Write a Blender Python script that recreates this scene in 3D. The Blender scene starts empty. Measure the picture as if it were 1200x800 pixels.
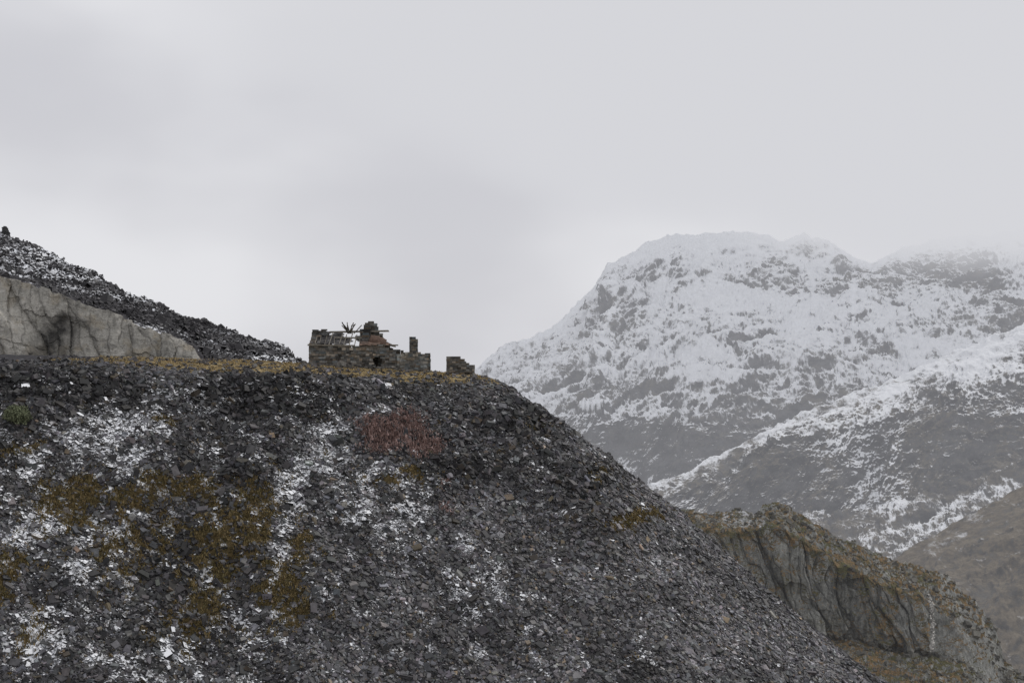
import bpy, math, numpy as np
from mathutils import Vector
rng=np.random.default_rng(7)
sc=bpy.context.scene
# ------------------------------------------------------------ noise
_perm=rng.permutation(256); _perm=np.concatenate([_perm,_perm])
_G=rng.normal(size=(256,3)); _G/=np.linalg.norm(_G,axis=1)[:,None]
def n3(p):
    p=np.asarray(p,float); sh=p.shape[:-1]; p=p.reshape(-1,3)
    i=np.floor(p).astype(int); f=p-i; i&=255
    u=f*f*f*(f*(f*6-15)+10); r=0
    for dx in (0,1):
        wx=u[:,0] if dx else 1-u[:,0]; a=_perm[(i[:,0]+dx)&255]
        for dy in (0,1):
            wy=u[:,1] if dy else 1-u[:,1]; b=_perm[(a+i[:,1]+dy)&255]
            for dz in (0,1):
                wz=u[:,2] if dz else 1-u[:,2]; h=_perm[(b+i[:,2]+dz)&255]
                g=_G[h]
                r=r+wx*wy*wz*(g[:,0]*(f[:,0]-dx)+g[:,1]*(f[:,1]-dy)+g[:,2]*(f[:,2]-dz))
    return (r*1.5).reshape(sh)
def fbm(p,o=5,g=.5):
    a=1;s=0;p=np.asarray(p,float)
    for k in range(o):
        s=s+a*n3(p+k*17.3); p=p*2.03; a*=g
    return s
def ridged(p,o=5,g=.5):
    a=1;s=0;p=np.asarray(p,float)
    for k in range(o):
        s=s+a*(1-2*np.abs(n3(p+k*11.7))); p=p*2.07; a*=g
    return s*.5
def st(x,y,z): return np.stack(np.broadcast_arrays(x,y,z),-1)
def smooth(x,a,b):
    t=np.clip((x-a)/(b-a),0,1); return t*t*(3-2*t)
# ------------------------------------------------------------ mesh helpers
def mesh_obj(name,v,q,attrs=None,mat=None,parent=None,shade=False,facecol=None):
    v=np.ascontiguousarray(v,dtype=np.float32).reshape(-1,3); q=np.ascontiguousarray(q,dtype=np.int32)
    k=q.shape[1]; m=bpy.data.meshes.new(name)
    m.vertices.add(len(v)); m.vertices.foreach_set('co',v.ravel())
    m.loops.add(q.size); m.loops.foreach_set('vertex_index',q.ravel())
    m.polygons.add(len(q)); m.polygons.foreach_set('loop_start',np.arange(0,q.size,k,dtype=np.int32))
    m.polygons.foreach_set('loop_total',np.full(len(q),k,dtype=np.int32))
    m.update(calc_edges=True)
    for n,a in (attrs or {}).items():
        a=np.asarray(a,dtype=np.float32)
        if a.ndim==2 and a.shape[1]==3:
            A=m.attributes.new(n,'FLOAT_COLOR','POINT'); A.data.foreach_set('color',np.c_[a,np.ones(len(a),dtype=np.float32)].astype(np.float32).ravel())
        else:
            A=m.attributes.new(n,'FLOAT','POINT'); A.data.foreach_set('value',a.ravel())
    m.polygons.foreach_set('use_smooth',np.full(len(q),shade))
    o=bpy.data.objects.new(name,m); sc.collection.objects.link(o)
    if mat: m.materials.append(mat)
    if parent: o.parent=parent
    return o
def grid_faces(nr,nc):
    i=np.arange(nr*nc).reshape(nr,nc)
    return np.stack([i[:-1,:-1],i[:-1,1:],i[1:,1:],i[1:,:-1]],-1).reshape(-1,4)
def grid_normals(P):
    du=np.gradient(P,axis=1); dv=np.gradient(P,axis=0)
    n=np.cross(du,dv); n/=np.linalg.norm(n,axis=-1,keepdims=True)+1e-9
    return n
BOXV=np.array([[-1,-1,-1],[1,-1,-1],[1,1,-1],[-1,1,-1],[-1,-1,1],[1,-1,1],[1,1,1],[-1,1,1]],float)
BOXF=np.array([[0,3,2,1],[4,5,6,7],[0,1,5,4],[1,2,6,5],[2,3,7,6],[3,0,4,7]])
def boxes(C,AX,H,jit=.12,nobottom=False):
    n=len(C); b=BOXV[None]*(1+rng.uniform(-jit,jit,(n,8,3)))
    v=(b*H[:,None,:])@AX+C[:,None,:]
    F=BOXF[1:] if nobottom else BOXF
    f=F[None]+(np.arange(n)*8)[:,None,None]
    return v.reshape(-1,3),f.reshape(-1,4)
# ------------------------------------------------------------ materials
def newmat(name):
    m=bpy.data.materials.new(name); m.use_nodes=True; t=m.node_tree
    for n in list(t.nodes): t.nodes.remove(n)
    return m,t
class T:
    def __init__(s,t): s.t=t
    def n(s,ty,**k):
        n=s.t.nodes.new(ty)
        for a,b in k.items(): setattr(n,a,b)
        return n
    def put(s,sock,v):
        if isinstance(v,bpy.types.NodeSocket): s.t.links.new(v,sock)
        else:
            if sock.type=='RGBA' and len(v)==3: v=(*v,1)
            sock.default_value=v
    def math(s,op,a,b=None,clamp=False):
        n=s.n('ShaderNodeMath',operation=op,use_clamp=clamp); s.put(n.inputs[0],a)
        if b is not None: s.put(n.inputs[1],b)
        return n.outputs[0]
    def mix(s,f,a,b,bt='MIX'):
        n=s.n('ShaderNodeMix',data_type='RGBA',blend_type=bt); s.put(n.inputs[0],f); s.put(n.inputs[6],a); s.put(n.inputs[7],b); return n.outputs[2]
    def noise(s,co,scale,det=6,rough=.6):
        n=s.n('ShaderNodeTexNoise'); s.put(n.inputs['Vector'],co); n.inputs['Scale'].default_value=scale
        n.inputs['Detail'].default_value=det; n.inputs['Roughness'].default_value=rough; return n.outputs[0]
    def maprange(s,v,a,b,c=0,d=1):
        n=s.n('ShaderNodeMapRange',interpolation_type='SMOOTHSTEP'); s.put(n.inputs[0],v)
        for i,x in enumerate((a,b,c,d)): n.inputs[i+1].default_value=x
        return n.outputs[0]
    def attr(s,name,col=False):
        n=s.n('ShaderNodeAttribute',attribute_name=name); return n.outputs['Color' if col else 'Fac']
    def coords(s,scale=(1,1,1),rot=(0,0,0)):
        c=s.n('ShaderNodeTexCoord').outputs['Object']; m=s.n('ShaderNodeMapping'); s.put(m.inputs[0],c)
        m.inputs['Scale'].default_value=scale; m.inputs['Rotation'].default_value=rot; return m.outputs[0]
    def finish(s,col,rough=.9,bump=None,bs=.5,bd=1.,spec=.3):
        b=s.n('ShaderNodeBsdfPrincipled'); s.put(b.inputs['Base Color'],col); s.put(b.inputs['Roughness'],rough)
        b.inputs['Specular IOR Level'].default_value=spec
        if bump is not None:
            n=s.n('ShaderNodeBump'); n.inputs['Strength'].default_value=bs; n.inputs['Distance'].default_value=bd
            s.put(n.inputs['Height'],bump); s.put(b.inputs['Normal'],n.outputs[0])
        o=s.n('ShaderNodeOutputMaterial'); s.put(o.inputs[0],b.outputs[0])
SNOW=(.80,.82,.86)
def terrain_mat(name,ra,rb,ga,gb,sc1,sc2,stretch=(1,1,1),k=1.0,sharp=.12,bd=.3,snow=SNOW,snsc=None,gsharp=None,bump=True,streak=None):
    m,t=newmat(name); s=T(t); co=s.coords(stretch)
    a=s.noise(co,sc1,6,.65); b=s.noise(co,sc2,6,.7)
    rock=s.mix(s.maprange(a,.35,.65),ra,rb)
    grass=s.mix(s.maprange(b,.35,.65),ga,gb)
    def thr(attr,nz,kk,sh):
        x=s.math('ADD',s.attr(attr),s.math('MULTIPLY',s.math('SUBTRACT',nz,.5),kk)); return s.maprange(x,.5-sh,.5+sh)
    col=s.mix(thr('grass',b,k*1.6,gsharp or sharp),rock,grass)
    nz=s.noise(co,snsc or sc2*.55,8,.8)
    if streak:
        co2=s.coords((1.5,.35,.3),(0,.25,0)); n2=s.noise(co2,streak,6,.72)
        nz=s.math('ADD',s.math('MULTIPLY',nz,.5),s.math('MULTIPLY',n2,.5)); k=k*1.4
    col=s.mix(thr('snow',nz,k*2.2,sharp),col,snow)
    s.finish(col,.92,b if bump else None,.7,bd,.15)
    return m
def attr_mat(name,scale=3,snow=False,var=.5,rough=.7,bd=.03,spec=.4,bump=True):
    m,t=newmat(name); s=T(t); co=s.coords()
    col=s.attr('col',True); nz=s.noise(co,scale,3,.65)
    v=s.maprange(nz,.25,.75,1-var,1+var)
    mul=s.n('ShaderNodeVectorMath',operation='SCALE'); s.put(mul.inputs[0],col); s.put(mul.inputs['Scale'],v)
    c=mul.outputs[0]
    if snow:
        g=s.n('ShaderNodeNewGeometry'); sx=s.n('ShaderNodeSeparateXYZ'); s.put(sx.inputs[0],g.outputs['True Normal'])
        up=s.maprange(sx.outputs[2],.5,.8)
        x=s.math('ADD',s.attr('snow'),s.math('MULTIPLY',s.math('SUBTRACT',s.noise(co,scale*1.6,4,.75),.5),1.1))
        c=s.mix(s.math('MULTIPLY',up,s.maprange(x,.42,.60)),c,(.86,.875,.90))
    s.finish(c,rough,nz if bump else None,.5,bd,spec)
    return m
# ------------------------------------------------------------ survey helper: bearing / elevation in half-milliradians, distance in metres north
def sv(b,e,d): return np.array([b/2000*d,d,e/2000*d])
def loft(curves,bs,nv,smooth_v=0):
    rows=[]
    for c in curves:
        c=np.array(c,float); e=np.interp(bs,c[:,0],c[:,1]); d=np.interp(bs,c[:,0],c[:,2])
        rows.append(np.stack([bs/2000*d,d,e/2000*d],-1))
    out=[]
    for k in range(len(rows)-1):
        for j in range(nv[k]):
            w=j/nv[k]; out.append(rows[k]*(1-w)+rows[k+1]*w)
    out.append(rows[-1]); P=np.array(out)
    for _ in range(smooth_v):
        Q=P.copy(); Q[1:-1]=(P[:-2]+2*P[1:-1]+P[2:])/4; P=Q
    return P
# ============================================================ WORLD
w=bpy.data.worlds.new("World"); sc.world=w; w.use_nodes=True; t=w.node_tree
for n in list(t.nodes): t.nodes.remove(n)
s=T(t)
AZ,EL=40,46
sky=s.n('ShaderNodeTexSky',sky_type='NISHITA'); sky.sun_disc=False; sky.sun_elevation=math.radians(EL); sky.sun_rotation=math.radians(AZ)
hs=s.n('ShaderNodeHueSaturation'); hs.inputs['Saturation'].default_value=.25; s.put(hs.inputs['Color'],sky.outputs[0])
b1=s.n('ShaderNodeBackground'); s.put(b1.inputs[0],hs.outputs[0]); b1.inputs[1].default_value=.1
tc=s.n('ShaderNodeTexCoord'); mp=s.n('ShaderNodeMapping'); s.put(mp.inputs[0],tc.outputs['Generated']); mp.inputs['Scale'].default_value=(1,1,2.0); mp.inputs['Location'].default_value=(1.35,.9,.4)
cn=s.noise(mp.outputs[0],6.,3,.45); cn2=s.noise(mp.outputs[0],2.6,2,.4)
cm=s.math('ADD',s.math('MULTIPLY',cn,.4),s.math('MULTIPLY',cn2,.6))
cc=s.mix(s.maprange(cm,.36,.62),(.585,.583,.62),(.90,.90,.92))
b2=s.n('ShaderNodeBackground'); s.put(b2.inputs[0],cc); b2.inputs[1].default_value=1.0
mx=s.n('ShaderNodeMixShader'); mx.inputs[0].default_value=.9; s.put(mx.inputs[1],b1.outputs[0]); s.put(mx.inputs[2],b2.outputs[0])
wo=s.n('ShaderNodeOutputWorld'); s.put(wo.inputs[0],mx.outputs[0])
sun=bpy.data.lights.new("sun","SUN"); sun.energy=1.5; sun.angle=math.radians(10); sun.color=(1,.97,.93)
so=bpy.data.objects.new("sun",sun); sc.collection.objects.link(so)
az=math.radians(AZ); el=math.radians(EL)
d=Vector((math.sin(az)*math.cos(el),math.cos(az)*math.cos(el),math.sin(el)))
so.rotation_euler=d.to_track_quat('Z','Y').to_euler()
# ============================================================ SLATE TIP (foreground)
A0=np.array([-203.,94.4]); C0=np.array([-1.5,173.]); B0=np.array([-8.,330.])
def segd(X,Y,a,b):
    ab=b-a; t_=np.clip(((X-a[0])*ab[0]+(Y-a[1])*ab[1])/(ab@ab),0,1)
    return np.hypot(X-a[0]-t_*ab[0],Y-a[1]-t_*ab[1])
def tipdist(X,Y):
    dd=np.minimum(segd(X,Y,A0,C0),segd(X,Y,C0,B0))
    def side(a,b): return (b[0]-a[0])*(Y-a[1])-(b[1]-a[1])*(X-a[0])
    inside=(side(A0,C0)>0)&(side(C0,B0)>0)
    return np.where(inside,-dd,dd)
def face_pt(b,e):
    x=b/2000; z=e/2000
    Y=(173.6+3.2/.8/.932)/(1-.39*x+(-z)/.8/.932)
    return np.array([x*Y,Y,z*Y])
def patch(X,Z,lst):
    m=np.zeros_like(X)
    for px,py,rx,ry,a in lst:
        c=face_pt(px-600,400-py); q=((X-c[0])/(rx*.076))**2+((Z-c[2])/(ry*.076))**2
        m=np.maximum(m,a*np.exp(-q*.9))
    return m
SNOWP=[(130,500,80,34,.72),(60,540,60,30,.6),(160,540,50,40,.6),(385,510,34,36,.70),(345,570,26,60,.66),(440,482,40,8,.55),(548,640,22,26,.54),(50,610,40,50,.58),(40,745,60,40,.56),
 (290,735,60,30,.53),(470,600,60,60,.5),(110,660,40,50,.55),(220,462,50,10,.5),(420,580,50,50,.59),(330,650,20,40,.54),(560,690,80,60,.4),(180,770,90,30,.53),(670,600,30,10,.55),(10,500,20,20,.48),(250,520,30,30,.5),(400,545,60,14,.58),(620,560,60,30,.3)]
GRASSP=[(200,575,95,26,.90),(300,600,36,46,.97),(250,640,50,45,.92),(245,700,30,45,.95),(330,690,34,36,.9),(90,580,45,26,.88),(350,715,20,15,.9),(40,745,22,14,.9),(20,660,20,40,.8),(480,552,20,10,.9),
 (200,490,30,10,.65),(470,560,60,12,.62),(745,612,50,9,1.0),(590,530,16,8,.75),(30,525,22,8,.75),(160,640,60,40,.7),(350,640,16,40,.75),(100,610,40,20,.72),(210,740,40,30,.62),(380,720,14,8,.7),(60,700,24,12,.66),(700,560,40,10,.6),(640,500,30,8,.55)]
HEATHP=[(460,505,44,22,1.1),(500,522,27,15,1.),(440,522,22,14,.9),(520,590,14,40,.4)]
BLOCKP=[(320,460,110,38,1.),(60,455,90,35,1.),(600,500,90,36,1.),(560,545,50,20,.9),(690,570,50,36,.8),(420,590,60,20,.3),(270,560,60,50,.6),(180,700,60,50,.4),(240,660,70,70,.5),(120,455,80,20,.7)]
xs=np.concatenate([np.arange(-210,-62,3.),np.arange(-62,52,.25),np.arange(52,140,3.)])
ys=np.concatenate([np.arange(40,108,2.),np.arange(108,196,.25),np.arange(196,340,3.)])
X,Y=np.meshgrid(xs,ys)
D=tipdist(X,Y)
D=D+1.9*fbm(st(X/17,Y/17,0),3)*smooth(D,-2,8)+.5*fbm(st(X/4.5,Y/4.5,3),4)
zp=np.interp(X,[-60,-46,-28,-17,-8,0],[-1.3,-1.6,-2.1,-2.75,-3.25,-3.55])
zp=zp-.035*np.clip(Y-184,0,None)
run=.5*(D+np.sqrt(D*D+3.2))
Z=zp-.80*run
face=smooth(D,-.5,2.5)
blk=patch(X,Z,BLOCKP)
stepn=ridged(st(X/4.2,Y/4.2,Z/1.5),4)
Z=Z+face*(.15+1.3*blk)*(stepn-.35)*.95+face*.16*fbm(st(X/1.1,Y/1.1,Z/1.1),3)+(1-face)*.12*fbm(st(X/2,Y/2,0),4)
Z=Z-face*.9*np.exp(-(((X+24+.35*(-Z))/2.2)**2))*smooth(-Z,4,9)
HX,HY,HZ=xs,ys,Z
def hgt(x,y):
    i=np.clip(np.searchsorted(HX,x)-1,0,len(HX)-2); j=np.clip(np.searchsorted(HY,y)-1,0,len(HY)-2)
    u=(x-HX[i])/(HX[i+1]-HX[i]); v=(y-HY[j])/(HY[j+1]-HY[j])
    return HZ[j,i]*(1-u)*(1-v)+HZ[j,i+1]*u*(1-v)+HZ[j+1,i]*(1-u)*v+HZ[j+1,i+1]*u*v
def masks(x,y,z,D):
    f=smooth(D,-.5,2.)
    sn=np.maximum(patch(x,z,SNOWP),.16+.12*smooth(-x,-15,30))
    sn=sn+.32*fbm(st(x/2.0,y/2.0,z/2.0),5,.64)
    sn=sn+.11*n3(st(x/1.3+z*.12,0*x,z/12))
    gr=patch(x,z,GRASSP)+.46*fbm(st(x/1.9,y/1.9,z/1.9+9),5,.62)
    gtop=(1-f)*smooth(x,-42,-30)*(.75+.4*n3(st(x/3,y/3,0*x)))
    return f,np.clip(sn*f+.1*(1-f),0,1),np.maximum(gr*f,gtop)
f,sn,gr=masks(X,Y,Z,D)
m_tip=terrain_mat('slate_scree',(.018,.018,.020),(.056,.053,.058),(.045,.038,.018),(.11,.08,.038),2.2,3.0,k=.55,bd=.12)
P=np.stack([X,Y,Z],-1)
tip=mesh_obj('slate_tip_hillside',P,grid_faces(len(ys),len(xs)),{'snow':sn.ravel(),'grass':(gr+.08).ravel(),'turf':((1-f)*smooth(X,-45,-30)).ravel()},m_tip)
nt=m_tip.node_tree; s=T(nt); bs=[n for n in nt.nodes if n.type=='BSDF_PRINCIPLED'][0]; src=bs.inputs['Base Color'].links[0].from_socket
co=s.coords(); tn=s.noise(co,1.1,6,.7)
turf=s.mix(s.maprange(tn,.35,.6),(.36,.275,.14),(.19,.145,.075))
tf=s.math('MULTIPLY',s.attr('turf'),s.maprange(s.noise(co,.5,5,.7),.36,.46))
s.put(bs.inputs['Base Color'],s.mix(tf,src,turf))
# ---- slates
NS=560000
x=rng.uniform(-62,52,NS); y=rng.uniform(110,186,NS); z=hgt(x,y); Dd=tipdist(x,y)
b=x/y*2000; e=z/y*2000
k=(abs(b)<660)&(e>-440)&(Dd>-3.)&(rng.uniform(size=NS)<np.where(Dd<-.5,.2,1))
x,y,z,Dd=x[k],y[k],z[k],Dd[k]
n=len(x); print('slates',n)
gx=(hgt(x+.8,y)-hgt(x-.8,y))/1.6; gy=(hgt(x,y+.8)-hgt(x,y-.8))/1.6
N=st(-gx,-gy,np.ones(n)); N/=np.linalg.norm(N,axis=1)[:,None]
bl=patch(x,z,BLOCKP)
N=N+rng.normal(size=(n,3))*(.26+.2*bl[:,None]); N/=np.linalg.norm(N,axis=1)[:,None]
r=rng.normal(size=(n,3)); U=np.cross(N,r); U/=np.linalg.norm(U,axis=1)[:,None]; V=np.cross(N,U)
L=np.exp(rng.normal(-2.28,.42,n))*(1+1.3*bl*rng.uniform(0,1,n)**3)
big=rng.uniform(size=n)<.007; L=np.where(big,L*2.0,L); L=np.clip(L,.04,.45)
H=np.stack([L,L*rng.uniform(.4,.85,n),L*rng.uniform(.12,.35,n)*(1+.8*bl)],-1)
f,sn,gr=masks(x,y,z,Dd)
keep=rng.uniform(size=n)>np.clip((gr-.36)*2.4,0,.88)
keep&=rng.uniform(size=n)>.85*np.clip(patch(x,z,HEATHP)*1.3,0,1)
C=st(x,y,z)+N*H[:,2:3]*.6+np.array([0,0,.02])
AX=np.stack([U,V,N],1)
zone=fbm(st(x/7,y/7,z/7),4)
lum=.059*np.exp(rng.normal(0,.58,n))*(1-.62*bl)*(1+.7*zone)*(1+.5*smooth(x,-22,15)); lum=np.clip(lum,.009,.27)
tint=np.stack([.99+.05*rng.normal(size=n),.965+0*lum,1.01+.06*rng.normal(size=n)],-1)
col=lum[:,None]*tint
br=rng.uniform(size=n)<.05; col[br]*=np.array([1.25,1.02,.7])
v_,f_=boxes(C[keep],AX[keep],H[keep],.28,True)
ssn=np.clip(sn+rng.normal(0,.11,n)-.8*np.clip(L-.16,0,.3),0,1)
m_sl=attr_mat('slate',2.5,True,.3,.65,.02,.3,False)
mesh_obj('slate_rubble',v_,f_,{'col':np.repeat(col[keep],8,0),'snow':np.repeat(ssn[keep],8)},m_sl)
# ---- moss / grass tufts, heather
def tufts(name,x,y,z,c1,c2,h,nb,spread,mat,droop=.5):
    n=len(x)
    X=np.repeat(x,nb); Yy=np.repeat(y,nb); m=n*nb
    hh=np.repeat(h*np.exp(rng.normal(0,.3,n)),nb)*rng.uniform(.5,1.1,m)
    a=rng.uniform(0,2*np.pi,m); lean=rng.uniform(.1,1.1,m)*droop
    bx=X+rng.normal(0,spread,m); by=Yy+rng.normal(0,spread,m)
    bz=hgt(bx,by)-.03
    wd=rng.uniform(.02,.05,m)*(h/.3)**.5
    px=-np.sin(a)*wd; py=np.cos(a)*wd
    mid=np.stack([bx+np.cos(a)*lean*hh*.35,by+np.sin(a)*lean*hh*.35,bz+hh*.6],-1)
    tipp=np.stack([bx+np.cos(a)*lean*hh,by+np.sin(a)*lean*hh,bz+hh*(1-.3*lean)],-1)
    base=np.stack([bx,by,bz],-1); pp=np.stack([px,py,0*px],-1)
    v=np.stack([base-pp,base+pp,mid+pp*1.2,mid-pp*1.2,mid-pp*1.2,mid+pp*1.2,tipp+pp*.4,tipp-pp*.4],1)
    i=np.arange(m)*8
    q=np.concatenate([i[:,None]+np.array([0,1,2,3]),i[:,None]+np.array([4,5,6,7])])
    mixc=np.repeat(rng.uniform(size=n),nb)[:,None]; c=(np.array(c1)*(1-mixc)+np.array(c2)*mixc)*rng.uniform(.6,1.35,m)[:,None]
    return mesh_obj(name,v.reshape(-1,3),q,{'col':np.repeat(c,8,0)},mat)
m_gr=attr_mat('dry_vegetation',2,False,.3,.9,.01,.1,False)
x=rng.uniform(-60,40,180000); y=rng.uniform(112,180,180000); z=hgt(x,y); Dd=tipdist(x,y)
f,sn,gr=masks(x,y,z,Dd)
k=(f>.5)&(rng.uniform(size=len(x))<np.clip((gr-.34)*1.8,0,.8))
tufts('moss_and_grass',x[k],y[k],z[k],(.13,.112,.054),(.27,.20,.10),.25,9,.13,m_gr,.9); print('tufts',k.sum())
hp=patch(x,z,HEATHP)+.35*fbm(st(x/2,y/2,z/2),3)
k2=(f>.5)&(rng.uniform(size=len(x))<np.clip((hp-.33)*1.6,0,.9))
tufts('heather_patch',x[k2],y[k2],z[k2],(.25,.17,.155),(.38,.275,.25),.36,11,.17,m_gr,.9)
x=rng.uniform(-44,0,40000); y=rng.uniform(158,196,40000); z=hgt(x,y); Dd=tipdist(x,y)
k3=(Dd<0)&(rng.uniform(size=len(x))<.7*smooth(fbm(st(x/3,y/3,0*x),3),-.35,.15))
tufts('dry_grass',x[k3],y[k3],z[k3],(.42,.33,.18),(.28,.22,.12),.15,6,.12,m_gr,.8)
# gorse bush
c=face_pt(-580,-122); c[2]=hgt(c[0],c[1])
m=2600; u=rng.normal(size=(m,3)); u/=np.linalg.norm(u,axis=1)[:,None]
rad=rng.uniform(.25,1,m)**.5*(1+.35*n3(u*1.9+3)); pos=c+u*rad[:,None]*np.array([1.2,1.0,.9])+np.array([0,0,.5])
ax=rng.normal(size=(m,3)); ax/=np.linalg.norm(ax,axis=1)[:,None]; a2=np.cross(ax,u+.3*rng.normal(size=(m,3))); a2/=np.linalg.norm(a2,axis=1)[:,None]
sz=.075
v=np.stack([pos-ax*sz-a2*sz*.5,pos+ax*sz-a2*sz*.5,pos+ax*sz+a2*sz*.5,pos-ax*sz+a2*sz*.5],1)
cc=np.array([.14,.155,.095])*rng.uniform(.5,1.7,(m,1))
mesh_obj('gorse_bush',v.reshape(-1,3),np.arange(m*4).reshape(m,4),{'col':np.repeat(cc,4,0)},m_gr)
# ============================================================ RUINED BUILDING
m_st=attr_mat('rubble_stone',4,False,.35,.9,.03,.2)
m_wd=attr_mat('weathered_timber',6,False,.35,.85,.01,.2)
m_rs=attr_mat('rusty_sheet',5,False,.5,.8,.01,.2)
ruin=bpy.data.objects.new('ruined_stone_building',None); sc.collection.objects.link(ruin)
def stone_wall(name,p0,p1,thick,topf,parent,openings=(),base=(.105,.098,.088),under=.7,sx=(.25,.62)):
    p0=np.array(p0,float);p1=np.array(p1,float);Ln=np.linalg.norm(p1-p0);dr=(p1-p0)/Ln;nr=np.array([-dr[1],dr[0]])
    Cs=[];Hs=[];cols=[];
    zlow=min(hgt(np.array([p0[0],p1[0]]),np.array([p0[1],p1[1]])))-under
    z=zlow
    while z<6:
        h=rng.uniform(.14,.26); s_=rng.uniform(-.3,0)
        anyk=False
        while s_<Ln:
            l=rng.uniform(*sx); mid=s_+l/2
            if s_<0: l=l+s_; s_=0; mid=s_+l/2
            if s_+l>Ln: l=Ln-s_; mid=s_+l/2
            if l>.05 and z+h*.6<topf(mid)+rng.normal(0,.07):
                if not any(o[0]<mid<o[1] and o[2]<z+h/2<o[3] for o in openings):
                    p=p0+dr*mid+nr*rng.normal(0,.025)
                    Cs.append([p[0],p[1],z+h/2]);Hs.append([l/2*1.02,thick/2*rng.uniform(.90,1.1),h/2*1.03])
                    cols.append(np.array(base)*1.15*math.exp(rng.normal(0,.42))*np.array([1,1,1])*(1+np.array([.08,0,-.08])*rng.normal())); 
                anyk=True
            s_+=l
        z+=h
        if not anyk: break
    n=len(Cs); AX=np.tile(np.array([[dr[0],dr[1],0],[nr[0],nr[1],0],[0,0,1.]]),(n,1,1))
    v,f=boxes(np.array(Cs),AX,np.array(Hs),.07)
    return mesh_obj(name,v,f,{'col':np.repeat(np.array(cols),8,0)},m_st,parent)
def interp(pts):
    a=np.array(pts); return lambda s: float(np.interp(s,a[:,0],a[:,1]))
def beams(name,lst,col,mat,parent):
    Cs=[];AXs=[];Hs=[];cs=[]
    for a,b,wd,th in lst:
        a=np.array(a,float);b=np.array(b,float);d=b-a;L=np.linalg.norm(d);d/=L
        u=np.cross(d,[0,0,1.]) if abs(d[2])<.95 else np.cross(d,[1.,0,0]); u/=np.linalg.norm(u); n_=np.cross(u,d)
        Cs.append((a+b)/2);AXs.append([d,u,n_]);Hs.append([L/2,wd/2,th/2]);cs.append(np.array(col)*rng.uniform(.7,1.3))
    v,f=boxes(np.array(Cs),np.array(AXs),np.array(Hs),.04)
    return mesh_obj(name,v,f,{'col':np.repeat(np.array(cs),8,0)},mat,parent)
Y0=180.
stone_wall('front_wall',(-21.4,Y0),(-12.2,Y0+.1),.6,interp([(0,-.05),(1.0,-.35),(4.5,-.5),(5.2,-.6),(6.3,-.3),(7.6,-.35),(8.4,-.8),(9.2,-1.2)]),ruin,[(6.9,7.7,-4,-1.7)],base=(.12,.112,.10))
stone_wall('left_gable_wall',(-21.1,Y0+.3),(-21.1,Y0+6),.6,interp([(0,-.2),(1.5,.6),(2.4,1.15),(3.2,1.3),(3.8,.6),(5.7,-.4)]),ruin)
stone_wall('left_chimney_stub',(-20.9,Y0+2.3),(-19.3,Y0+2.6),.9,interp([(0,.7),(.4,1.35),(.9,1.15),(1.6,.7)]),ruin,base=(.075,.07,.065))
stone_wall('cross_gable_wall',(-15.6,Y0+.3),(-15.3,Y0+6),.7,interp([(0,-.2),(1.2,.7),(2.4,1.8),(2.9,2.1),(3.4,1.5),(4.2,.6),(5.7,-.5)]),ruin,base=(.08,.075,.068))
stone_wall('gable_masonry',(-16.3,Y0+2.9),(-13.7,Y0+3.0),.7,interp([(0,1.1),(.35,1.5),(.6,1.5),(.9,2.0),(1.5,2.15),(1.8,1.8),(2.2,1.1),(2.6,.4)]),ruin,base=(.085,.08,.072))
stone_wall('right_gable_wall',(-14.2,Y0+1.6),(-11.9,Y0+1.8),.55,interp([(0,.7),(.6,.2),(1.0,-.3),(1.6,-.7),(2.3,-1.1)]),ruin,base=(.1,.092,.08))
stone_wall('back_wall',(-21.0,Y0+6.),(-12.2,Y0+6.1),.6,interp([(0,-.3),(3,-.6),(8.8,-.8)]),ruin)
stone_wall('annex_front_wall',(-12.1,Y0-.5),(-8.8,Y0-.3),.55,interp([(0,-1.15),(2.2,-1.2),(3.3,-1.25)]),ruin,base=(.14,.132,.118))
stone_wall('annex_side_wall',(-8.9,Y0-.2),(-9.1,Y0+4.),.55,interp([(0,-1.2),(2,-1.4),(4.,-1.5)]),ruin)
stone_wall('annex_chimney',(-10.85,Y0+.45),(-9.95,Y0+.5),.75,interp([(0,.35),(.6,.42),(.9,.1)]),ruin,sx=(.25,.45),base=(.10,.095,.085))
stone_wall('annex_back_wall',(-12.,Y0+4.),(-9.4,Y0+4.2),.5,interp([(0,-1.),(2.6,-1.5)]),ruin)
eaveY,eaveZ,rdY,rdZ=Y0-.35,-.42,Y0+3.0,1.0
Cs=[];Hs=[];cs=[];rows=15
dd=np.array([0,rdY-eaveY,rdZ-eaveZ]);dl=np.linalg.norm(dd);dd/=dl;nn=np.cross([1,0,0],dd)
for r_ in range(rows):
    xx=-21.2+(r_%2)*.15
    while xx<-12.6:
        tt=(r_+.5)/rows; hole=n3(np.array([[xx*.55,tt*2.3,.7]]))[0]+.15*n3(np.array([[xx*3,tt*9,.7]]))[0]
        lim=.84+.4*n3(np.array([[xx*.7,4,.2]]))[0]+.2*(xx<-19.5)
        if xx>-15.9: lim=.95-(xx+15.9)*.28
        if hole<.25 and tt<lim:
            c_=np.array([xx,eaveY,eaveZ])+dd*dl*tt+nn*(.06+rng.uniform(0,.04)); c_[2]-=.16*math.sin(tt*3.1)
            Cs.append(c_);Hs.append([.16,.17,.015])
            bc_=np.array([.055,.052,.052]) if xx<-16 else np.array([.10,.068,.052])
            cs.append(bc_*math.exp(rng.normal(0,.4)))
        xx+=.31
n=len(Cs);AX=np.tile(np.array([[1,0,0],dd,nn]),(n,1,1));AX=AX+rng.normal(0,.05,AX.shape)
v,f=boxes(np.array(Cs),AX,np.array(Hs),.05); mesh_obj('roof_slates',v,f,{'col':np.repeat(np.array(cs),8,0)},m_st,ruin)
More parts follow.
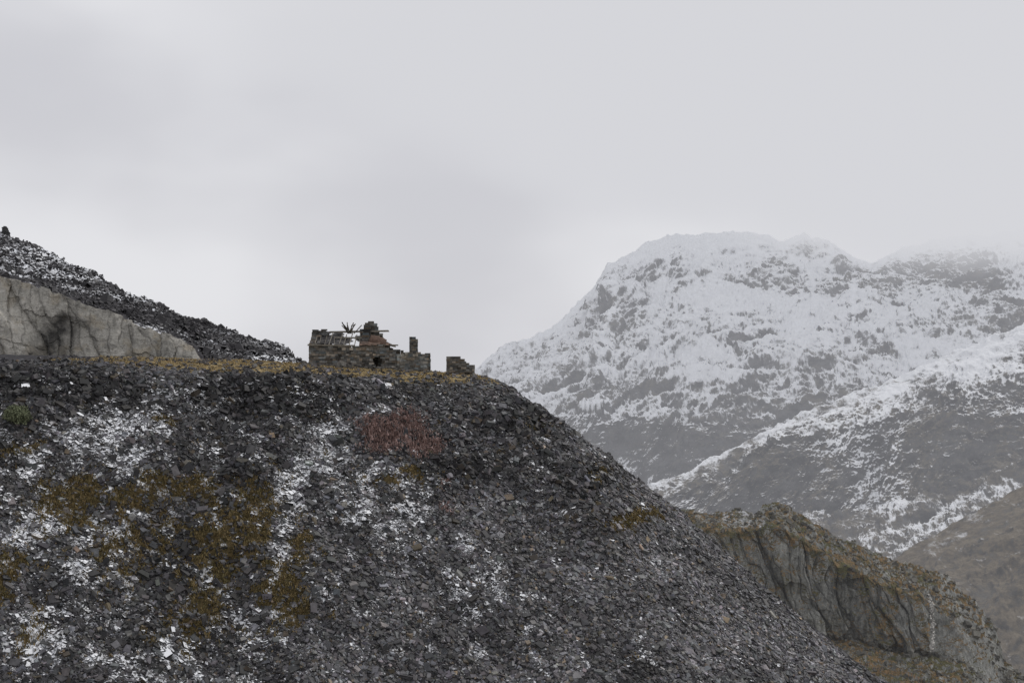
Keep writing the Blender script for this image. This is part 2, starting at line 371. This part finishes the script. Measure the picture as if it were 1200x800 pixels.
bl_=[((-19.6,rdY,1.0),(-13.2,rdY-.6,1.12),.18,.2),((-21.5,Y0-.42,-.36),(-16.6,Y0-.42,-.44),.18,.16),((-18.9,Y0+1.4,.42),(-15.9,Y0+1.5,.38),.14,.16),((-15,Y0+1.2,.0),(-12.3,Y0+.8,-.55),.16,.14),((-13.6,Y0+.4,-.35),(-12.0,Y0+.1,-.4),.14,.14)]
for i in range(10):
    xx=-20.8+i*.52+rng.normal(0,.06)
    top=rng.choice([.5,.8,1.,1.]); a=np.array([xx,eaveY,eaveZ]); b_=a+np.array([rng.normal(0,.1),(rdY-eaveY)*top,(rdZ-eaveZ)*top]); bl_.append((a,b_,.07,.11))
beams('roof_timbers',bl_,(.18,.165,.14),m_wd,ruin)
fan=[]
for i in range(11):
    a=(-17.4+rng.normal(0,.35),Y0+2.6+rng.normal(0,.2),.85); ang=-.85+i*.16
    fan.append((a,(a[0]+math.sin(ang)*1.2,a[1]+rng.normal(0,.2),a[2]+rng.uniform(.75,1.3)),.09,.09))
beams('collapsed_rafters',fan,(.085,.075,.06),m_wd,ruin)
nu,nv=60,16; U_,V_=np.meshgrid(np.linspace(0,1,nu),np.linspace(0,1,nv))
xx=-15.0+1.7*U_; aa=V_*1.5; yy=Y0+.3+1.2*(1-np.cos(aa)); zz=-.35+1.1*np.sin(aa*.8)-.5*U_**2+.03*np.sin(U_*80)
mesh_obj('rusty_corrugated_sheet',st(xx,yy,zz),grid_faces(nv,nu),{'col':np.tile([.10,.062,.046],(nu*nv,1))},m_rs,ruin,True)
def stones(name,xr,yr,n,sz,colr,parent=None,mat=m_st):
    x=rng.uniform(*xr,n);y=rng.uniform(*yr,n);z=hgt(x,y)
    H=sz*np.exp(rng.normal(0,.4,(n,1)))*rng.uniform(.5,1.,(n,3))
    Q=np.linalg.qr(rng.normal(size=(n,3,3)))[0]
    v,f=boxes(st(x,y,z+H[:,2]*.4),Q,H,.25)
    return mesh_obj(name,v,f,{'col':np.repeat(np.array(colr)*np.exp(rng.normal(0,.35,(n,1))),8,0)},mat,parent)
stones('fallen_stones',(-22,-8.5),(178.4,179.6),160,.16,(.10,.094,.085),ruin)
stone_wall('ruined_stone_wall',(-6.75,178.),(-3.95,177.2),.6,interp([(0,-1.6),(.5,-1.55),(1.2,-1.8),(2.2,-2.1),(2.8,-2.35)]),None,base=(.09,.085,.077))
stones('rock_scatter',(-46,-2),(160,177),700,.13,(.085,.08,.08))
# ============================================================ LEFT: slate hill + quarry cliff
def h01(a,k_): return np.modf(np.abs(np.sin(a*k_)*43758.5))[0]
bs_=np.linspace(-760,-215,420)
sky_=[(-760,150,420),(-640,134,410),(-600,124,400),(-560,114,398),(-510,88,395),(-460,59,390),(-400,33,385),(-340,16,380),(-280,-6,370),(-243,-27,360),(-215,-52,355)]
top_=[(-760,80,312),(-600,69,308),(-580,64,308),(-550,56,308),(-525,46,308),(-500,38,308),(-460,23,308),(-415,9,308),(-390,-1,308),(-372,-12,308),(-360,-30,306),(-215,-60,306)]
back_=[(b,e-60,d+60) for b,e,d in sky_]
P=loft([back_,sky_,[(b,e,d+4) for b,e,d in top_],[(b,e-20,d+4) for b,e,d in top_]],bs_,[14,170,4])
N=grid_normals(P); N*=np.sign(N[...,2:3])
nz=fbm(P/14,5)*1.8+ridged(P/5,4)*.8-.4
fadeL=np.ones(P.shape[:2]); fadeL[:14]*=.6; fadeL[-14:]*=np.linspace(1,.15,14)[:,None]
P=P+N*(nz*fadeL)[...,None]*.9
sn=.33+.34*fbm(st(P[...,0]/12+P[...,2]/6,P[...,1]/40,P[...,2]/2.5),5)+.16*smooth(P[...,2],6,22)
mh=terrain_mat('dark_slate_hill',(.022,.021,.024),(.07,.066,.07),(.05,.04,.03),(.08,.06,.04),.9,1.6,(1,1,1),.85,.07,.3)
mesh_obj('slate_hill',P,grid_faces(*P.shape[:2]),{'snow':sn.ravel(),'grass':np.zeros(sn.size)},mh)
snh=sn
ri=rng.integers(16,172,30000); ci=rng.integers(0,420,30000); C=P[ri,ci]+rng.normal(0,.3,(30000,3))*[1,1,.2]
n=len(C); Q=np.linalg.qr(rng.normal(size=(n,3,3)))[0]; H=np.exp(rng.normal(-1.5,.5,(n,1)))*rng.uniform(.3,1,(n,3))
v,f=boxes(C,Q,H,.25,True); colh=np.array([.045,.043,.046])*np.exp(rng.normal(0,.35,(n,1)))
mesh_obj('hill_rubble',v,f,{'col':np.repeat(colh,8,0),'snow':np.repeat(snh[ri,ci]+.0,8)},m_sl)
# cliff: worked slab faces, jointed pale rock
bs_=np.linspace(-760,-350,800)
topc_=[(b,e+1,d-.3) for b,e,d in top_]
P=loft([[(b,e-2,d+9) for b,e,d in topc_],topc_,[(b,-36,303) for b,e,d in topc_],[(b,-60,297) for b,e,d in topc_]],bs_,[8,180,20])
s_u=P[...,0].copy(); s_v=P[...,2].copy()
wgt=np.zeros(P.shape[0]); wgt[8:188]=1; wgt[:8]=.5; wgt[188:]=.6
def facets(su,sv_,per,skew,amp,seed,warp=.8):
    q=(su+skew*sv_)/per+warp*fbm(st(su/(per*3),sv_/(per*5),seed),2); c=np.floor(q); fr=q-c
    t1=h01(c,12.98+seed); t2=h01(c,78.2+seed)
    return amp*(t1+(t2-.5)*2*fr), c, fr
jw_=.4*fbm(st(s_u/3,s_v/3,8),4,.6)
d1,c1,f1=facets(s_u+jw_,s_v,7.,.35,1.3,0,.8); d2,c2,f2=facets(s_u+jw_,s_v,2.4,.25,.5,1,1.0)
hb=np.floor((s_v+jw_)/2.6+h01(c1,4.4)*2+.25*s_u/2.6); d5=.45*h01(hb+c1*3,7.7)
hb2=np.floor((s_v+jw_)/1.1+h01(c2,4.4)*3); d6=.15*h01(hb2+c2*3,5.7)
dsp=(d1+d2+d5+d6+.22*fbm(P/1.5,5,.6))*wgt[:,None]
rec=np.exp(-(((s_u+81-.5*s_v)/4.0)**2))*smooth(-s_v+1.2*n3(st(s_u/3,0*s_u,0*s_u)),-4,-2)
slab=smooth(-(s_u+.9*s_v),86.5,87.)*smooth(-s_v,-7,-5)
dsp=dsp-1.2*rec+2.0*slab
P[...,1]-=dsp
P[...,2]+=(.7*h01(c1,5.1)+.6*h01(c2,5.1)+.35*fbm(st(s_u/2,0*s_u,0*s_u),4))*wgt[:,None]
tone=.66+.42*(h01(c1,33.3)-.5)+.32*(h01(c2,91.7)-.5)+.22*(h01(hb+c1,9.7)-.5)+.12*(h01(hb2+c2,9.7)-.5)+.3*fbm(st(s_u/5,s_v/9,1),5,.62)+.12*slab
crk=np.maximum(np.maximum(1-f1*10,0),.8*np.maximum(1-f2*6,0))
mc,tt=newmat('quarried_rock'); s=T(tt); co=s.coords((1.3,1,.3),(0,.3,0)); co2=s.coords()
c=s.mix(s.math('ADD',s.math('MULTIPLY',s.attr('tone'),.65),s.math('MULTIPLY',s.maprange(s.noise(co,.9,7,.75),.3,.7),.35)),(.10,.097,.088),(.60,.575,.52))
c=s.mix(s.math('MULTIPLY',s.maprange(s.noise(co2,.25,5,.65),.5,.62),.4),c,(.36,.30,.21))
c=s.mix(s.math('MULTIPLY',s.maprange(s.noise(co,1.9,7,.8),.57,.65),.6),c,(.10,.095,.088))
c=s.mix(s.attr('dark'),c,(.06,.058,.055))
s.finish(c,.9,s.noise(co2,1.5,7,.75),.8,.4,.2)
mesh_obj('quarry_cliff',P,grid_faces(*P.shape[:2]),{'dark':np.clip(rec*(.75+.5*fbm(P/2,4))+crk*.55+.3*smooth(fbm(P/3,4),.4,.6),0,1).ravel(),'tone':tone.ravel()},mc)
Cs=[];Hs=[]
bc=sv(-594,127,400)
for k_ in range(60):
    t_=rng.uniform(0,1); r_=1.0*(1-t_*.75); a=rng.uniform(0,6.28)
    Cs.append(bc+np.array([math.cos(a)*r_*rng.uniform(0,1),math.sin(a)*r_*rng.uniform(0,1),-1+t_*2.2])); Hs.append(rng.uniform(.18,.42,3))
Q=np.linalg.qr(rng.normal(size=(60,3,3)))[0]
v,f=boxes(np.array(Cs),Q,np.array(Hs),.2); mesh_obj('stone_cairn',v,f,{'col':np.full((480,3),.05)},m_st)
# ============================================================ RIGHT: crag
bs_=np.linspace(60,680,1000)
sk=[(60,-190,530),(160,-196,525),(200,-200,525),(240,-203,522),(255,-199,522),(270,-200,522),(284,-204,520),(296,-193,520),(305,-188,520),(318,-190,520),(330,-199,520),(350,-210,518),(385,-230,516),(430,-253,514),(480,-266,512),(510,-278,508),(540,-303,502),(565,-333,496),(576,-370,490),(595,-390,486),(680,-450,480)]
rim=[(60,-206,508),(160,-210,508),(200,-217,508),(250,-220,506),(280,-221,504),(305,-216,502),(340,-232,500),(385,-260,497),(430,-282,495),(480,-300,493),(492,-311,491),(530,-340,486),(576,-400,480),(680,-470,475)]
bot=[(60,-285,500),(250,-305,496),(300,-330,494),(345,-348,491),(400,-350,489),(460,-364,485),(490,-368,483),(530,-380,476),(576,-420,472),(680,-500,465)]
frt=[(60,-500,455),(300,-450,455),(345,-400,462),(400,-392,462),(460,-402,460),(520,-420,455),(680,-540,450)]
P=loft([[(b,e-90,d+70) for b,e,d in sk],sk,rim,bot,frt,[(b,-900,390) for b,_,_ in frt]],bs_,[20,40,260,90,40])
row=np.arange(P.shape[0]); nC=P.shape[1]
edge=(10*fbm(st(P[0,:,0]/7,0*P[0,:,0],0*P[0,:,0]+3),3))[None,:]
cw=(smooth(row[:,None]+edge,54,64)*(1-smooth(row[:,None]+4*edge,290,325)))*(1-smooth(bs_,476,500))[None,:]
s_u=P[...,0].copy(); s_v=P[...,2].copy()
wob=1.6*fbm(st(s_u/10,s_v/16,11),4)
d1,c1,f1=facets(s_u+wob,s_v,8.5,.14,3.2,5,1.0); d2,c2,f2=facets(s_u+wob,s_v,3.1,.22,1.4,6,1.2); d4,c4,f4=facets(s_u,s_v,1.1,.2,.35,7,1.4)
hb=np.floor((s_u*.20+s_v)/6.0+1.0*fbm(st(s_u/7,s_v/7,2),2)); d3=1.5*h01(hb+c1*7,3.77)
but=3.5*fbm(st(s_u/18,s_v/60,s_v*0),3)
dsp=cw*(d1+d2+d4+d3+but+.6*fbm(P/3.,5,.6))
P[...,1]-=dsp
g=(1-cw)*smooth(row,8,20)[:,None]
P[...,2]+=g*(1.9*(ridged(P/9,5)-.4)+1.1*(ridged(P/3.2,4)-.4)+.3*fbm(P/1.3,3))
P[...,2]+=(1-g)*1.3*fbm(st(s_u/4,0*s_u,0*s_u),4)*(cw>0)*smooth(350-row,0,290)[:,None]
N2=grid_normals(P); up=np.abs(N2[...,2])
gr=smooth(up,.45,.85)*.6+.10+.36*fbm(P/4,5)
gr=np.where(cw>.5,-.05+.6*smooth(up,.32,.55)+.38*fbm(st(s_u/5,s_v/7,3),5,.6)+.6*smooth(-np.abs(row[:,None]-58),-48,0)+.2*smooth(row[:,None],250,320),gr+.0)
sn=.10+.25*fbm(P/3,4)+.34*smooth(-np.abs(s_u-70),-12,-3)*(1-cw)*(row[:,None]<60)
crk=np.clip(np.maximum(1-f1*7,0)*.9+np.maximum(1-f2*4.5,0)*.7,0,1)*cw
tone=.60+.5*(h01(c1,33.3)-.5)+.45*(h01(c2,91.7)-.5)+.25*(h01(c4,17.7)-.5)+.3*fbm(P/8,4)
mk,tt=newmat('crag_rock'); s=T(tt); co=s.coords((1.3,1,.22),(0,-.15,0)); co2=s.coords()
c=s.mix(s.math('ADD',s.math('MULTIPLY',s.attr('tone'),.5),s.math('MULTIPLY',s.maprange(s.noise(co,.6,7,.72),.35,.65),.5)),(.055,.057,.055),(.44,.44,.41))
c=s.mix(s.math('MULTIPLY',s.maprange(s.noise(co2,.11,5,.6),.52,.64),.3),c,(.13,.125,.085))
c=s.mix(s.math('MULTIPLY',s.maprange(s.noise(co,1.3,7,.78),.56,.66),.9),c,(.03,.03,.029))
c=s.mix(s.attr('crack'),c,(.016,.016,.015))
gn=s.noise(co2,.45,7,.75)
ga=s.mix(s.maprange(gn,.38,.62),(.055,.054,.028),(.25,.165,.08))
ga=s.mix(s.maprange(s.noise(co2,.16,4,.6),.5,.6),ga,(.105,.10,.046))
xg=s.math('ADD',s.attr('grass'),s.math('MULTIPLY',s.math('SUBTRACT',s.noise(co2,.9,7,.78),.5),1.6))
c=s.mix(s.maprange(xg,.43,.56),c,ga)
xs_=s.math('ADD',s.attr('snow'),s.math('MULTIPLY',s.math('SUBTRACT',s.noise(co2,1.4,7,.8),.5),1.2))
c=s.mix(s.maprange(xs_,.44,.56),c,(.5,.51,.53))
s.finish(c,.92,s.noise(co2,1.4,7,.75),.9,.7,.15)
mesh_obj('rocky_crag',P,grid_faces(*P.shape[:2]),{'grass':gr.ravel(),'snow':sn.ravel(),'crack':crk.ravel(),'tone':tone.ravel()},mk)
CR=P.copy()
idx=rng.integers(0,P.shape[1],3600); rr=np.concatenate([rng.integers(18,62,1700),rng.integers(300,400,1900)]); C=P[rr,idx]; n=len(C)
Q=np.linalg.qr(rng.normal(size=(n,3,3)))[0]; H=np.exp(rng.normal(-1.1,.45,(n,1)))*rng.uniform(.4,1,(n,3))
v,f=boxes(C,Q,H,.25); mesh_obj('crag_boulders',v,f,{'col':np.repeat(np.array([.12,.115,.10])*np.exp(rng.normal(0,.35,(n,1))),8,0)},m_st)
Cs=[]
for k_,r_ in enumerate(np.linspace(48,290,400)):
    b=489+2.5*math.sin(k_*.010)+1.2*math.sin(k_*.05); j=int(np.argmin(abs(bs_-b))); 
    if rng.uniform()<.2: continue
    for q_ in range(2): Cs.append(CR[int(r_),j]+np.array([rng.normal(0,.25),-rng.uniform(0,.3),.05+.3*q_*rng.uniform(.4,1)]))
n=len(Cs); Q=np.linalg.qr(rng.normal(size=(n,3,3)))[0]
v,f=boxes(np.array(Cs),Q,rng.uniform(.12,.28,(n,3)),.2); mesh_obj('dry_stone_wall',v,f,{'col':np.repeat(np.array([.34,.33,.31])*np.exp(rng.normal(0,.5,(n,1))),8,0)},m_st)
fp=[]
for b in np.linspace(392,480,24):
    j=int(np.argmin(abs(bs_-b))); fp.append(CR[392,j])
bm=[(p-np.array([0,0,.3]),p+np.array([rng.normal(0,.06),0,1.35]),.13,.13) for p in fp]
for h in (.45,.85,1.2): bm+=[(fp[i]+np.array([0,-.08,h]),fp[i+1]+np.array([0,-.08,h]),.03,.03) for i in range(23)]
beams('post_and_wire_fence',bm,(.30,.19,.11),m_wd,None)
# ============================================================ MOUNTAINS
def blobs(P,lst):
    m=np.zeros(P.shape[:2])
    for b,e,D_,rb,re,a in lst:
        c=sv(b,e,D_); k=D_/2000; m=m+a*np.exp(-(((P[...,0]-c[0])/(rb*k))**2+((P[...,2]-c[2])/(re*k))**2))
    return m
def mountain(name,curves,brange,nu,nv,mat,sm,amp,snowf,scale=90,big=2.2,jag=4):
    bs_=np.linspace(*brange,nu); P=loft(curves,bs_,nv,sm)
    N=grid_normals(P); N*=np.sign(N[...,2:3])
    vv=np.cumsum(np.r_[0,nv]); skyrow=vv[1]; row=np.arange(P.shape[0])
    wt=smooth(np.abs(row-skyrow),0,70)[:,None]
    u=P[...,0].copy(); arc=np.cumsum(np.r_[np.zeros((1,P.shape[1])),np.linalg.norm(np.diff(P,axis=0),axis=-1)],0); h=P[...,2].copy()
    warp=fbm(st(u/160,arc/160,5),3)
    G=ridged(st(u/(scale*3.6)+.7*warp+arc/(scale*11),arc/(scale*7),4),3,.5)
    g=ridged(st(u/scale+.9*warp+arc/(scale*4),arc/(scale*2.6),1),6,.58)
    g2=ridged(st(u/(scale*.3)+warp,arc/(scale*.55),7),5,.66)
    b=fbm(st(u/60,arc/60,2),6,.64)
    led=ridged(st(u/150+warp,h/16+.6*warp,9),4,.6)
    G-=G.mean(); g-=g.mean(); g2-=g2.mean(); led-=led.mean()
    d=amp*(big*wt*G+(.12+.88*wt)*(1.0*g+.42*g2+.55*b+.3*led))
    P=P+N*d[...,None]
    jw=(1-smooth(np.abs(row-skyrow),0,60))[:,None]
    jn=ridged(P/38,5,.6); P[...,2]+=jw*jag*(jn-jn.mean())
    N2=grid_normals(P); up=np.abs(N2[...,2]); us=(up-up.mean())/up.std(); us=us*(1-.7*jw)+.5*jw
    zone=fbm(st(u/(scale*2.6)+warp,arc/(scale*1.8),12),4,.55)
    sn=snowf(P,up,us,g,g2,b,led,row[:,None],u,zone,G)
    sn=np.clip(sn+.22*zone-.16*smooth(led,.25,.6)*smooth(-us,-.8,.6)+.10*smooth(-g,.2,.7),0,1)
    mesh_obj(name,P,grid_faces(*P.shape[:2]),{'snow':sn.ravel(),'grass':(.55+.1*us+.15*b).ravel()},mat,None,True)
    return P
mm=terrain_mat('snowy_mountain',(.016,.018,.023),(.12,.12,.125),(.05,.048,.043),(.13,.12,.10),.05,.07,(1,1,1.8),.50,.15,8,snow=(.88,.90,.93),snsc=.08,streak=.06)
sky_=[(-140,-110,2600),(-60,-45,2700),(-40,-30,2720),(-10,-5,2760),(20,4,2800),(40,12,2820),(65,32,2850),(90,58,2880),(103,74,2900),(112,90,2900),(120,92,2905),(135,102,2920),(160,117,2950),(185,126,2970),(200,125,3000),(250,127,3000),(290,128,3000),(318,118,3000),(335,125,3000),(343,130,3000),(352,122,3000),(368,119,3000),(380,112,3000),(400,99,3000),(420,90,3000),(432,98,2990),(445,105,2980),(490,118,2960),(550,126,2940),(800,142,2900)]
c2=[(-140,-150,2450),(-60,-80,2500),(0,-38,2560),(60,-12,2600),(100,22,2640),(120,60,2700),(150,50,2680),(170,40,2660),(250,44,2690),(350,44,2700),(400,56,2680),(450,48,2700),(800,60,2650)]
c3=[(-140,-180,2300),(0,-66,2360),(100,-30,2400),(160,4,2480),(250,-16,2430),(400,-10,2430),(800,5,2400)]
c4=[(-140,-200,2160),(-60,-130,2160),(0,-88,2160),(100,-86,2160),(170,-92,2170),(250,-98,2170),(400,-90,2160),(800,-60,2160)]
c5=[(-140,-230,2120),(0,-135,2130),(100,-152,2130),(200,-165,2130),(400,-170,2120),(800,-160,2100)]
c6=[(-140,-330,1900),(100,-300,1900),(800,-320,1900)]
c7=[(-140,-520,1650),(800,-520,1650)]
MB=[(250,50,2700,80,18,.18),(130,80,2850,30,22,-.10),(230,105,2900,60,12,-.04),(350,108,2970,32,12,-.36),(310,95,2900,14,14,-.2),(115,35,2700,30,22,-.16),(40,-10,2500,50,16,-.12),
 (180,-15,2450,90,14,.14),(100,-55,2350,90,18,-.08),(170,-115,2150,70,22,-.12),(240,-110,2150,50,18,-.10),(90,-120,2150,50,20,-.08),(140,-160,2120,90,8,.3),(60,-150,2120,60,10,.25),(420,60,2800,30,30,-.16),(500,80,2800,40,30,-.14),(560,60,2700,20,40,-.22),(330,10,2500,60,25,.10),(200,-55,2300,120,10,-.12),(330,-40,2350,60,12,-.14)]
def sf1(P,up,us,g,g2,b,led,row,u,zone,G):
    h=P[...,2]; lo=smooth(-h,20,130)
    s_=.535+.12*smooth(h,-110,60)+(.16+.05*lo)*np.clip(us,-3.2,1.6)+(.11+.12*lo)*b-.03*smooth(-h,120,330)+.14*lo*g-.05*lo
    return s_+blobs(P,MB)*(1+.8*b)
mountain('snowy_mountain',[[(b,e-90,d+300) for b,e,d in sky_],sky_,c2,c3,c4,c5,c6,c7],(-140,800),1000,[20,130,110,90,70,90,30],mm,1,14,sf1,95,3.6,10)
mm2=terrain_mat('rocky_spur',(.018,.020,.024),(.11,.11,.112),(.058,.052,.042),(.14,.122,.094),.05,.08,(1,1,1.6),.52,.15,7,snow=(.84,.86,.89),snsc=.09,streak=.07)
sp=[(80,-235,1650),(110,-208,1680),(130,-192,1700),(160,-170,1720),(200,-152,1750),(250,-130,1780),(300,-104,1800),(350,-78,1830),(400,-60,1860),(460,-38,1880),(520,-10,1900),(600,22,1900),(800,60,1900)]
s2=[(80,-260,1600),(160,-185,1660),(250,-152,1700),(300,-116,1730),(400,-100,1760),(600,-50,1780),(800,-20,1780)]
s3=[(80,-290,1570),(160,-225,1620),(270,-200,1670),(350,-200,1680),(430,-200,1680),(600,-150,1680),(800,-130,1680)]
s4=[(80,-330,1480),(300,-260,1500),(450,-265,1500),(800,-250,1500)]
s5=[(80,-420,1350),(800,-420,1350)]
s6=[(80,-640,1200),(800,-640,1200)]
SB=[(300,-140,1720,60,30,-.20),(370,-175,1700,60,24,-.20),(220,-175,1680,60,18,-.16),(430,-160,1700,22,34,.22),(400,-80,1800,60,14,-.12),(480,-100,1750,40,30,-.14),(560,-110,1720,50,50,-.18),(520,-170,1680,60,24,-.12),(330,-230,1580,120,16,-.14)]
def sf2(P,up,us,g,g2,b,led,row,u,zone,G):
    h=P[...,2]
    s_=.455+.12*smooth(h,-160,-20)+.19*np.clip(us,-3,1.6)+.18*b-.25*smooth(-h,150,240)+.08*g
    return s_+blobs(P,SB)*(1+.8*b)
mountain('rocky_mountain_spur',[[(b,e-70,d+90) for b,e,d in sp],sp,s2,s3,s4,s5,s6],(80,800),800,[16,80,120,70,50,20],mm2,2,9.5,sf2,65,3.0,7)
mm3=terrain_mat('hillside',(.05,.048,.046),(.13,.125,.115),(.075,.063,.047),(.16,.135,.10),.06,.10,(1,1,1),.7,.18,3,snow=(.6,.61,.63),streak=.09)
h1=[(250,-400,1050),(330,-335,1080),(390,-280,1110),(420,-262,1120),(450,-250,1130),(500,-222,1150),(550,-195,1160),(600,-169,1170),(660,-142,1180),(800,-92,1180)]
h2=[(250,-460,980),(450,-335,1000),(600,-290,1010),(800,-250,1010)]
h3=[(250,-560,900),(800,-450,880)]
h4=[(250,-900,780),(800,-900,780)]
def sf3(P,up,us,g,g2,b,led,row,u,zone,G): return .19+.2*b+.06*us+.1*g
mountain('brown_hillside',[[(b,e-70,d+80) for b,e,d in h1],h1,h2,h3,h4],(250,800),500,[14,120,90,20],mm3,3,5.0,sf3,45,2.4,4)
gx,gy=np.meshgrid(np.linspace(-9000,9000,60),np.linspace(-5000,13000,60))
mg=terrain_mat('valley_ground',(.06,.058,.055),(.1,.095,.09),(.07,.06,.035),(.13,.11,.07),.01,.02,k=.6,bd=1)
mesh_obj('valley_ground',st(gx,gy,-430+12*fbm(st(gx/900,gy/900,0),3)),grid_faces(60,60),{'snow':np.full(3600,.2),'grass':np.full(3600,.7)},mg)
# ============================================================ MIST + CLOUD
def air(name,dens,colr):
    m,t=newmat(name); s=T(t)
    if callable(dens): dens=dens(s)
    ab=s.n('ShaderNodeVolumeAbsorption'); s.put(ab.inputs[0],(0,0,0)); s.put(ab.inputs['Density'],dens)
    em=s.n('ShaderNodeEmission'); s.put(em.inputs[0],colr); s.put(em.inputs[1],dens)  # self-glow stands in for daylight scattered by the mist and cloud
    ad=s.n('ShaderNodeAddShader'); s.put(ad.inputs[0],ab.outputs[0]); s.put(ad.inputs[1],em.outputs[0])
    o=s.n('ShaderNodeOutputMaterial'); s.put(o.inputs['Volume'],ad.outputs[0]); return m
def vbox(name,lo,hi,mat):
    lo=np.array(lo,float);hi=np.array(hi,float); mesh_obj(name,(BOXV+1)/2*(hi-lo)+lo,BOXF,None,mat)
vbox('mist',(-3500,345,-425),(3500,3350,900),air('mist',.00017,(.63,.636,.68)))
def cl(s):
    c=s.n('ShaderNodeTexCoord').outputs['Object']; x=s.n('ShaderNodeSeparateXYZ'); s.put(x.inputs[0],c)
    nz=s.noise(c,.0045,2,.5)
    zb=s.math('ADD',x.outputs[2],s.math('MULTIPLY',s.math('SUBTRACT',nz,.5),220))
    zb=s.math('ADD',zb,s.math('MULTIPLY',s.math('SUBTRACT',x.outputs[0],680),.24))
    fx=s.math('MULTIPLY',s.maprange(x.outputs[0],-700,300),s.maprange(x.outputs[2],900,500))
    return s.math('MULTIPLY',s.math('MULTIPLY',s.maprange(zb,75,260),fx),.0095)
mcl=air('cloud',cl,(.682,.686,.715)); mcl.cycles.volume_step_rate=.8
vbox('cloud',(-800,2500,50),(2600,3200,900),mcl)
# ============================================================ CAMERA
cam=bpy.data.cameras.new('camera'); cam.lens=60; cam.sensor_width=36; cam.clip_end=30000; cam.clip_start=.5
co_=bpy.data.objects.new('camera',cam); sc.collection.objects.link(co_); co_.rotation_euler=(math.radians(90),0,0); co_.location=(0,0,0)
sc.camera=co_
sc.view_settings.view_transform='Standard'; sc.view_settings.look='None'; sc.view_settings.exposure=0
